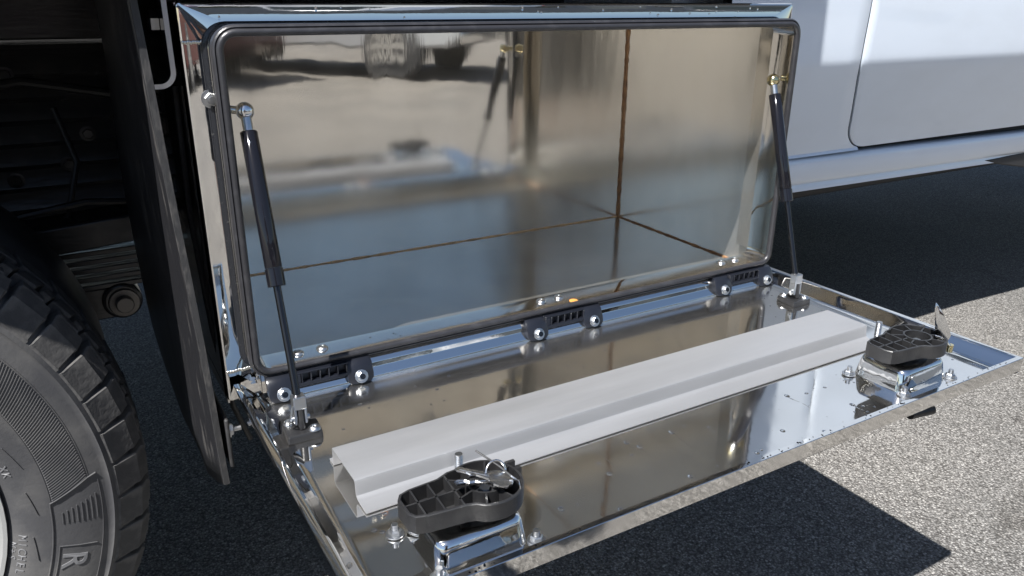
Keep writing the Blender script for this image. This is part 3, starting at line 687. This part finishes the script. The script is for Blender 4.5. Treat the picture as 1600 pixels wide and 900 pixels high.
# ---- latches
def make_latch(px, py):
    root = bp_(part_empty('latch', tb, (0, 0, 0)))
    u0 = DY-py; zb = dz(u0) + .0008
    root.location = Vector((px, py, zb)); bp_(root)
    # pressed chrome pan
    def rr(dx, dy, r): return rrect(-dx, dx, -dy, dy, r, 6)
    m = MB(); lv = [(.0460, .0375, .012, -.0002), (.0455, .0370, .012, .0015), (.0450, .0365, .012, .0045), (.0425, .0335, .011, .022), (.0410, .0320, .011, .0262), (.0380, .0290, .010, .0280), (.0280, .0200, .008, .0274), (.0270, .0190, .007, .023)]
    m.rings([[(x, y, h) for x, y in rr(a, b, r)] for a, b, r, h in lv], True, False, True)
    m.build('latch_pan', 'chrome', root, smooth=50)
    # boss between pan and paddle
    MB().lathe([(.019, .020), (.019, .037), (.0, .037)], (.014, -.003, 0), 'z', 24, cap=False).build('latch_boss', 'black_plastic', root)
    # cast paddle: outline wall, floor, ribs
    cx, cy, R = .0175, -.0035, .0345
    out = []
    for i in range(25):
        a = math.radians(-118 + 236*i/24); out.append((cx+R*math.cos(a), cy+R*math.sin(a)))
    out += [(-.006, .0265), (-.018, .0215), (-.046, .0195), (-.0555, .0165), (-.0600, .009), (-.0600, -.012), (-.0560, -.0195), (-.046, -.0230), (-.012, -.0265), (-.004, -.0290)]
    z0, z1 = .0375, .0545
    cxx = sum(p[0] for p in out)/len(out); 
    def inset(p, d):
        n = len(out); i = out.index(p); a = Vector(out[i-1]); b = Vector(out[(i+1) % n]); t = (b-a).normalized(); return (p[0]-t.y*d, p[1]+t.x*d)
    ins = [inset(p, .0026) for p in out]; ch = [inset(p, .0007) for p in out]
    m = MB().rings([[(x, y, z0) for x, y in out], [(x, y, z1-.0008) for x, y in out], [(x, y, z1) for x, y in ch], [(x, y, z1) for x, y in ins], [(x, y, z0+.003) for x, y in ins]], True, True, True)
    def rib(a, b, wd=.0018, top=z1-.0004):
        a = Vector(a); b = Vector(b); t = (b-a).normalized(); s_ = Vector((-t.y, t.x))*wd/2
        m.rings([[(a.x-s_.x, a.y-s_.y, z0+.001), (a.x+s_.x, a.y+s_.y, z0+.001), (b.x+s_.x, b.y+s_.y, z0+.001), (b.x-s_.x, b.y-s_.y, z0+.001)],
                 [(a.x-s_.x, a.y-s_.y, top), (a.x+s_.x, a.y+s_.y, top), (b.x+s_.x, b.y+s_.y, top), (b.x-s_.x, b.y-s_.y, top)]], True, True, True)
    rib((-.058, -.0015), (-.002, -.002)); rib((-.047, -.0225), (-.045, .0190)); rib((-.030, -.0240), (-.028, .0205)); rib((-.013, -.0255), (-.010, .0235))
    for a in (20, 62, 104, 146, 200, 245, 290, 335):
        t = math.radians(a); rib((cx+.0165*math.cos(t), cy+.0165*math.sin(t)), (cx+.0335*math.cos(t), cy+.0335*math.sin(t)))
    m.lathe([(.0150, z0+.001), (.0150, z1-.0002), (.0172, z1-.0002), (.0172, z0+.001)], (cx, cy, 0), 'z', 28, cap=False)
    for s_ in (0, 1): m.box(cx+.031, cx+.0405, cy+.004+s_*.012, cy+.0075+s_*.012, z0+.004, z1-.001)
    m.build('paddle', 'black_plastic', root, smooth=30)
    m = MB(); hexbolt(m, (cx, cy, z0+.003), (0, 0, 1), .0062, .008, .0098); m.build('centre_bolt', 'zinc', root, smooth=30)
    # mounting studs
    for dx, dy in ((-.0545, .034), (-.0445, -.0375), (.0515, -.0365), (.050, .040)):
        m = MB(); hexbolt(m, (dx, dy, .0005), (0, 0, 1), .0060, .0058, .0085); m.tube([(dx, dy, .005), (dx, dy, .0115)], .0031, 12)
        m.build('stud_nut', 'zinc', root, smooth=30)
    # handle on the outer face, seen just below the free edge
    m = MB().tube([(-.034, -.043, -.026), (.002, -.049, -.026)], .0068, 16); m.tube([(-.020, -.03, -.004), (-.020, -.043, -.020)], .006, 12)
    m.build('outer_handle', 'black_plastic', root, smooth=50)
    return root
l1 = make_latch(.1285, -.3845); l2 = make_latch(.7595, -.3790)

# ---- keys
def key_mesh(m, base, d, n, L=.026):
    """flat key from its bow centre at base pointing along d, lying in the plane with normal n"""
    base = Vector(base); d = Vector(d).normalized(); n = Vector(n).normalized(); s_ = n.cross(d)
    pts = []
    for i in range(13):
        a = math.radians(40 + 280*i/12); pts.append((.0115*math.cos(a), .0115*math.sin(a)))
    pts += [(.010, -.0044), (L, -.0036), (L+.004, -.0008), (L+.002, .0026), (L-.006, .0018), (L-.010, .0034), (L-.015, .0022), (.010, .0044)]
    m.rings([[base + d*x + s_*y + n*h for x, y in pts] for h in (-.0009, .0009)], True, True, True)
    g_ = [base + d*x + s_*y + n*.0013 for x, y in ((.010, -.0008), (L, -.0008), (L, .0008), (.010, .0008))]
    m.rings([g_, [p - n*.001 for p in g_]], True, True, True)
    return m
kc = Vector((.1285+.0165, -.3845-.010, dz(.375)+.0585))
kr = thing('key_ring', 'ring with two steel keys lying on the black latch paddle near the tyre', 'keys', kc)
def kp(o): o.parent = kr; o.matrix_parent_inverse = Matrix.Translation(-kc); return o
kp(key_mesh(MB(), kc+Vector((.010, -.006, .003)), (-.95, .22, .10), (.10, -.15, 1), .038).build('key', 'key_steel', smooth=20))
kp(key_mesh(MB(), kc+Vector((.008, -.008, .0055)), (-.82, .52, .22), (.22, -.10, 1), .036).build('key', 'key_steel', smooth=20))
rc = kc+Vector((.0095, .003, .007)); rp = []
for i in range(25):
    a = 2*math.pi*i/24; rp.append(rc + Vector((math.cos(a)*.0095, math.sin(a)*.004-.001, math.sin(a)*.0085)))
kp(MB().tube(rp, .0010, 8).build('split_ring', 'key_steel'))
tq = kc + Vector((.018, -.010, .0065))
kp(MB().tube([tq, tq+Vector((-.006, .010, .006)), tq+Vector((-.019, .030, .015))], [.0010, .0010, .0008], 6).build('tie_tail', 'black_plastic'))
kp(MB().tube([tq, tq+Vector((.004, -.006, -.003)), tq+Vector((.0045, -.009, -.011)), tq+Vector((.004, -.0085, -.022))], .0008, 6).build('wire_loop', 'key_steel'))
# upright folding key in the other latch
kb = Vector((.7595+.046, -.3790-.022, dz(.37)+.0470))
k2 = thing('latch_key', 'single shiny key standing tilted in the latch beside the white cab', 'key', kb)
def k2p(o): o.parent = k2; o.matrix_parent_inverse = Matrix.Translation(-kb); return o
m = MB(); d = Vector((-.30, .18, .93)).normalized(); nrm = Vector((-.62, -.62, .30)); s_ = nrm.cross(d).normalized(); nrm = d.cross(s_).normalized()
prof = [(0, .0055), (.006, .0092), (.016, .0090), (.026, .0074), (.038, .0056), (.050, .0028), (.056, .0004)]
rs = []
for t, wd in prof:
    c = kb + d*t + nrm*(.0025*math.sin(t*60)); rs.append([c-s_*wd, c-nrm*.0014, c+s_*wd, c+nrm*.0014])
k2p(m.rings(rs, True, True, True).build('key_blade', 'chrome', smooth=40))
k2p(MB().tube([kb+Vector((-.018, .002, .002)), kb+Vector((-.008, -.003, .0025)), kb+Vector((.002, -.002, .001)), kb+Vector((.004, -.006, -.004))], .0020, 8).build('key_bow', 'key_steel'))
k2p(MB().tube([kb+Vector((.006, -.006, -.013)), kb+Vector((.006, -.006, -.003))], .0040, 12).build('lock_barrel', 'brass'))

# ================================================================ parked vehicles across the lot (seen mirrored in the steel)
def vehicle(name, label, paint, loc, rz, L=5.2, wd=1.95, kind='pickup'):
    root = thing(name, label, 'vehicle', (loc[0], loc[1], GZ))
    if kind == 'pickup': side = [(-L/2, .55), (-L/2+.02, 1.05), (-.55, 1.12), (-.45, 1.80), (-.1, 1.90), (.85, 1.88), (1.45, 1.22), (L/2-.15, 1.10), (L/2, .95), (L/2+.02, .52), (L/2-.15, .38), (-L/2+.1, .40)]
    else: side = [(-L/2, .50), (-L/2+.03, .95), (-L/2+.45, 1.02), (-L/2+1.0, 1.42), (.3, 1.46), (1.15, 1.0), (L/2-.15, .85), (L/2, .70), (L/2, .42), (L/2-.2, .28), (-L/2+.2, .30)]
    m = MB(); n = len(side)
    def inset(y, k): return [(x*(1-.01*k), y, z if z < 1.1 else z) for x, z in side]
    def tap(y, t): return [(x, (y if z < 1.15 else y*(1-.13*(z-1.15)/.7)), z) for x, z in side]
    m.rings([tap(-wd/2, 0), tap(-wd/2+.06, 0), tap(wd/2-.06, 0), tap(wd/2, 0)], True, True, True)
    m.build('body', paint, root, smooth=25, bevel=.04)
    zt0, zt1 = (1.2, 1.78) if kind == 'pickup' else (1.03, 1.38)
    xa, xb = (-.40, 1.25) if kind == 'pickup' else (-.95, .95)
    for s in (-1, 1):
        y0 = s*(wd/2 - .0); f = lambda z: s*(wd/2*(1-.13*max(0, z-1.15)/.7) + .006)
        o = MB().add([(xa, f(zt0), zt0), (xb, f(zt0), zt0), (xb-.45, f(zt1), zt1), (xa+.05, f(zt1), zt1)], [(0, 1, 2, 3)]).build('side_window', 'glass_dark', root, smooth=0, solid=.006)
        for x in (-L*.31, L*.32):
            t = MB().lathe([(.20, .0), (.36, .01), (.38, .04), (.38, .20), (.36, .23), (.2, .24)], (0, 0, 0), 'y', 32, cap=True).build('wheel', 'tyre_rubber', root, smooth=40)
            t.location = (x, s*(wd/2-.11)-.12, .38)
            rimo = MB(); 
            for k in range(6):
                a = math.pi*k/3; rimo.prism([(.03*math.cos(a-1), .03*math.sin(a-1)), (.20*math.cos(a-.2), .20*math.sin(a-.2)), (.20*math.cos(a+.2), .20*math.sin(a+.2)), (.03*math.cos(a+1), .03*math.sin(a+1))], -.012 if s < 0 else .252, -.004 if s < 0 else .244, 'y')
            rimo.lathe([(.185, -.010 if s < 0 else .25), (.225, -.010 if s < 0 else .25), (.225, .01 if s < 0 else .23)], (0, 0, 0), 'y', 32, cap=False)
            q = rimo.build('rim', 'chrome', t, smooth=30)
    for s in (-1, 1):
        o = MB().box(L/2-.06, L/2+.025, s*wd*.36-.2, s*wd*.36+.2, .78, .95).build('headlight', 'lamp_clear', root, bevel=.02)
        o = MB().box(-L/2-.02, -L/2+.06, s*wd*.44-.08, s*wd*.44+.08, .70, 1.0).build('tail_light', 'tail_red', root, bevel=.02)
    MB().box(L/2-.05, L/2+.03, -.45, .45, .62, .93).build('grille', 'underbody', root, bevel=.02)
    MB().box(L/2-.03, L/2+.08, -wd/2+.05, wd/2-.05, .42, .60).build('front_bumper', 'chrome' if kind == 'pickup' else paint, root, bevel=.03)
    MB().box(-L/2-.08, -L/2+.03, -wd/2+.05, wd/2-.05, .42, .60).build('rear_bumper', 'chrome' if kind == 'pickup' else paint, root, bevel=.03)
    root.rotation_euler = (0, 0, rz)
    return root
vehicle('parked_pickup', 'silver pickup parked across the lot, mirrored in the toolbox back wall', 'silver_paint', (3.33, -9.6), math.radians(50))
vehicle('parked_car', 'dark red car parked across the lot beside the silver pickup', 'red_paint', (.3, -9.68), math.radians(50), 4.7, 1.85, 'car')
vehicle('parked_pickup', 'dark pickup parked across the lot, mirrored in the toolbox side wall', 'dark_paint', (8.6, -7.6), math.radians(62))
# unseen building added so the polished top rail mirrors dark grey, not sky
wh = thing('mirror_backdrop', 'long grey building added out of view to darken reflections in the steel', 'building', (8, -40, GZ))
MB().box(-38, 46, -9, 0, 0, 7.2).build('wall', 'cladding', wh, smooth=0)
MB().box(-38.4, 46.4, -9.4, .4, 7.2, 7.6).build('roof', 'roof_metal', wh, smooth=0)
for k in range(9):
    x = -34 + k*9.2
    MB().box(x, x+4.2, .002, .06, 0, 4.4).build('roller_door', 'rim_paint', wh, smooth=0)
    MB().box(x+5.3, x+7.3, .002, .05, 1.2, 2.6).build('window', 'glass_dark', wh, smooth=0)

# ================================================================ photographer, seen only mirrored in the steel
mat('skin', (.52, .30, .21), .5); mat('cloth_dark', (.03, .032, .04), .9, bump=((60, .004, O1),)); mat('cloth_grey', (.10, .11, .13), .9, bump=((40, .005, O1),)); mat('hair', (.03, .02, .014), .6); mat('shoe', (.05, .05, .055), .7)
def person(loc, rz):
    root = thing('person', 'photographer in grey shirt and dark shorts, mirrored in the toolbox corner', 'person', loc)
    V = []; E = []; Rr = []
    def v(p, r, par=None):
        V.append(p); Rr.append(r)
        if par is not None: E.append((par, len(V)-1))
        return len(V)-1
    pel = v((0, 0, .94), (.15, .10)); bel = v((0, .005, 1.08), (.14, .095), pel); che = v((0, .0, 1.27), (.155, .105), bel); shd = v((0, -.005, 1.40), (.12, .085), che)
    nk = v((0, 0, 1.49), (.055, .055), shd); hd = v((0, .018, 1.585), (.073, .088), nk); v((0, .022, 1.675), (.070, .085), hd)
    for sd in (-1, 1):
        hip = v((sd*.10, 0, .90), (.095, .10), pel); th = v((sd*.115, .01, .70), (.075, .08), hip); kn = v((sd*.12, .015, .49), (.054, .056), th); cf = v((sd*.125, -.015, .34), (.052, .056), kn)
        an = v((sd*.128, -.02, .09), (.034, .036), cf); he = v((sd*.13, .0, .045), (.036, .035), an); v((sd*.14, .16, .03), (.036, .022), he)
        sh = v((sd*.185, 0, 1.385), (.062, .062), shd); up_ = v((sd*.23, -.01, 1.24), (.050, .05), sh); el = v((sd*.25, .02, 1.10), (.039, .039), up_); wr = v((sd*.12, .24, 1.04), (.026, .024), el)
        pa = v((sd*.100, .305, 1.03), (.020, .034), wr)
        for k, (dx, L) in enumerate(((.030, .034), (.011, .040), (-.009, .037), (-.028, .029))):
            a0 = v((sd*.098, .345, 1.03+dx*.9), (.0105, .0105), pa); a1 = v((sd*.085, .345+L*.7, 1.03+dx), (.009, .009), a0); v((sd*.060, .345+L, 1.03+dx*.95), (.0078, .0078), a1)
        t0 = v((sd*.080, .310, 1.065), (.0115, .0115), pa); v((sd*.058, .325, 1.075), (.009, .009), t0)
    me = bpy.data.meshes.new('body'); me.from_pydata(V, E, []); o = bpy.data.objects.new('body', me); COL.objects.link(o); o.parent = root
    md = o.modifiers.new('skin', 'SKIN'); md.use_smooth_shade = True
    for i, r in enumerate(Rr): me.skin_vertices[0].data[i].radius = r
    me.skin_vertices[0].data[0].use_root = True
    o.modifiers.new('sub', 'SUBSURF').levels = 1; o.modifiers['sub'].render_levels = 2; me.materials.append(MT['skin'])
    def loft(name, m_, rs, par=root): 
        n = 20; q = MB().rings([[(c[0]+a*math.cos(2*math.pi*j/n), c[1]+b*math.sin(2*math.pi*j/n), c[2]) for j in range(n)] for c, a, b in rs], True); return q.build(name, m_, par, smooth=60, solid=.006)
    loft('shirt', 'cloth_grey', [((0, 0, .90), .205, .145), ((0, 0, 1.0), .19, .135), ((0, 0, 1.2), .20, .138), ((0, 0, 1.33), .215, .13), ((0, 0, 1.43), .16, .10), ((0, 0, 1.47), .085, .075)])
    for sd in (-1, 1):
        loft('sleeve', 'cloth_grey', [((sd*.17, 0, 1.42), .07, .08), ((sd*.21, 0, 1.33), .078, .082), ((sd*.235, -.01, 1.20), .075, .078)])
        loft('shorts_leg', 'cloth_dark', [((sd*.075, 0, .98), .135, .135), ((sd*.10, 0, .86), .118, .132), ((sd*.115, .01, .66), .105, .115), ((sd*.12, .012, .53), .10, .108)])
        sh_ = MB().rings([[(sd*.137+a*math.cos(2*math.pi*j/16), .075+b*math.sin(2*math.pi*j/16), z) for j in range(16)] for a, b, z in ((.050, .150, .0), (.053, .152, .02), (.050, .145, .05), (.046, .10, .085))], True, True, True).build('shoe', 'shoe', root, smooth=60)
        MB().lathe([(.0, -.012), (.011, -.008), (.013, 0), (.011, .008), (0, .012)], (sd*.031, .102, 1.625), 'y', 12).build('eye', 'rim_paint', root)
        MB().lathe([(.0, -.008), (.022, -.006), (.026, .0), (.02, .006), (0, .008)], (sd*.077, .010, 1.61), 'x', 12).build('ear', 'skin', root)
    MB().rings([[(-.012, .105, 1.60), (.012, .105, 1.60), (.006, .100, 1.645), (-.006, .100, 1.645)], [(-.010, .128, 1.588), (.010, .128, 1.588), (.003, .108, 1.64), (-.003, .108, 1.64)]], True, True, True).build('nose', 'skin', root, bevel=.004)
    MB().tube([(-.022, .103, 1.555), (0, .110, 1.553), (.022, .103, 1.555)], .005, 8).build('mouth', 'tail_red', root)
    MB().lathe([(.094, 1.62), (.099, 1.67), (.090, 1.72), (.06, 1.755), (.0, 1.765)], (0, .0, 0), 'z', 20).build('hair', 'hair', root, smooth=60)
    root.rotation_euler = (0, 0, rz); return root
person((-.33, -1.62, GZ), math.radians(-18))

# ================================================================ water on the steel
ico = []
def drop(m, c, rx, ry, rz_, n=8):
    rs = []
    for i in range(5):
        a = math.pi/2*i/4; rs.append([(c[0]+rx*math.cos(a)*math.cos(2*math.pi*j/n), c[1]+ry*math.cos(a)*math.sin(2*math.pi*j/n), c[2]+rz_*math.sin(a)) for j in range(n)])
    rs[-1] = [(c[0]+.05*rx*math.cos(2*math.pi*j/n), c[1]+.05*ry*math.sin(2*math.pi*j/n), c[2]+rz_) for j in range(n)]
    m.rings(rs, True, True, True)
m = MB(); rnd = random.Random(3)
for i in range(170):
    x = rnd.uniform(.03, .88); u = rnd.choice((rnd.uniform(.06, .19), rnd.uniform(.30, .425)))
    s_ = rnd.uniform(.0006, .0022)
    drop(m, DP(x, u, .0004), s_*rnd.uniform(.8, 1.5), s_*rnd.uniform(.8, 1.6), s_*.45)
def trail(m, x, y0, y1, wd):
    rs = []; n = 26; ph = rnd.uniform(0, 6)
    for i in range(n+1):
        t = i/n; y = y0 + (y1-y0)*t; u = DY-y; w_ = wd*(1-.55*t)*(.8+.35*math.sin(t*21+ph)*math.sin(t*9)); xx = x + .0012*math.sin(t*7+ph); z = dz(u)+.0004
        rs.append([(xx-w_, y, z), (xx-w_*.6, y, z+w_*.30), (xx, y, z+w_*.42), (xx+w_*.6, y, z+w_*.30), (xx+w_, y, z)])
    m.rings(rs, True, True, True)
for (x, y0, y1) in ((.315, -.304, -.414), (.353, -.331, -.411), (.410, -.339, -.413), (.225, -.394, -.427), (.36, -.345, -.40), (.59, -.345, -.385), (.64, -.40, -.43)):
    trail(m, x, y0, y1, .0013); u = DY-y0; drop(m, DP(x, u, .0004), .0032, .0040, .0013, 14)
for (x, y) in ((.273, -.423), (.368, -.415), (.46, -.418), (.52, -.40), (.30, -.37), (.56, -.425)): drop(m, DP(x, DY-y, .0004), .0030, .0034, .0012, 14)
for i in range(90):
    x = rnd.uniform(.03, .88); s_ = rnd.uniform(.0004, .0012); drop(m, (x, DY-DL+rnd.uniform(.0015, .006), rimz(DL)), s_, s_*1.2, s_*.6)
for i in range(40):
    x = rnd.uniform(.06, .86); s_ = rnd.uniform(.0005, .0013); drop(m, (x, rnd.uniform(-.026, -.002), LZ0), s_, s_*1.2, s_*.5)
wd_ = m.build('water_droplets', 'water', smooth=60); wd_['kind'] = 'stuff'
wd_['label'] = 'scattered clear water droplets on the open steel door'; wd_['category'] = 'water'
# droplets running down the top rail of the frame
m = MB()
for i in range(34):
    x = rnd.uniform(.03, .88); z = rnd.uniform(.414, .430) if i % 3 else .4065; s_ = rnd.uniform(.0006, .0017)
    o0 = len(m.v); drop(m, (0, 0, 0), s_, s_*rnd.uniform(1, 2.2), s_*.7)
    for k in range(o0, len(m.v)): v = m.v[k]; m.v[k] = (x+v[0], -.0004-v[2], z+v[1])
wd2 = m.build('water_beads', 'water', smooth=60); wd2['kind'] = 'stuff'; wd2['label'] = 'water beads clinging to the top rail of the steel frame'; wd2['category'] = 'water'
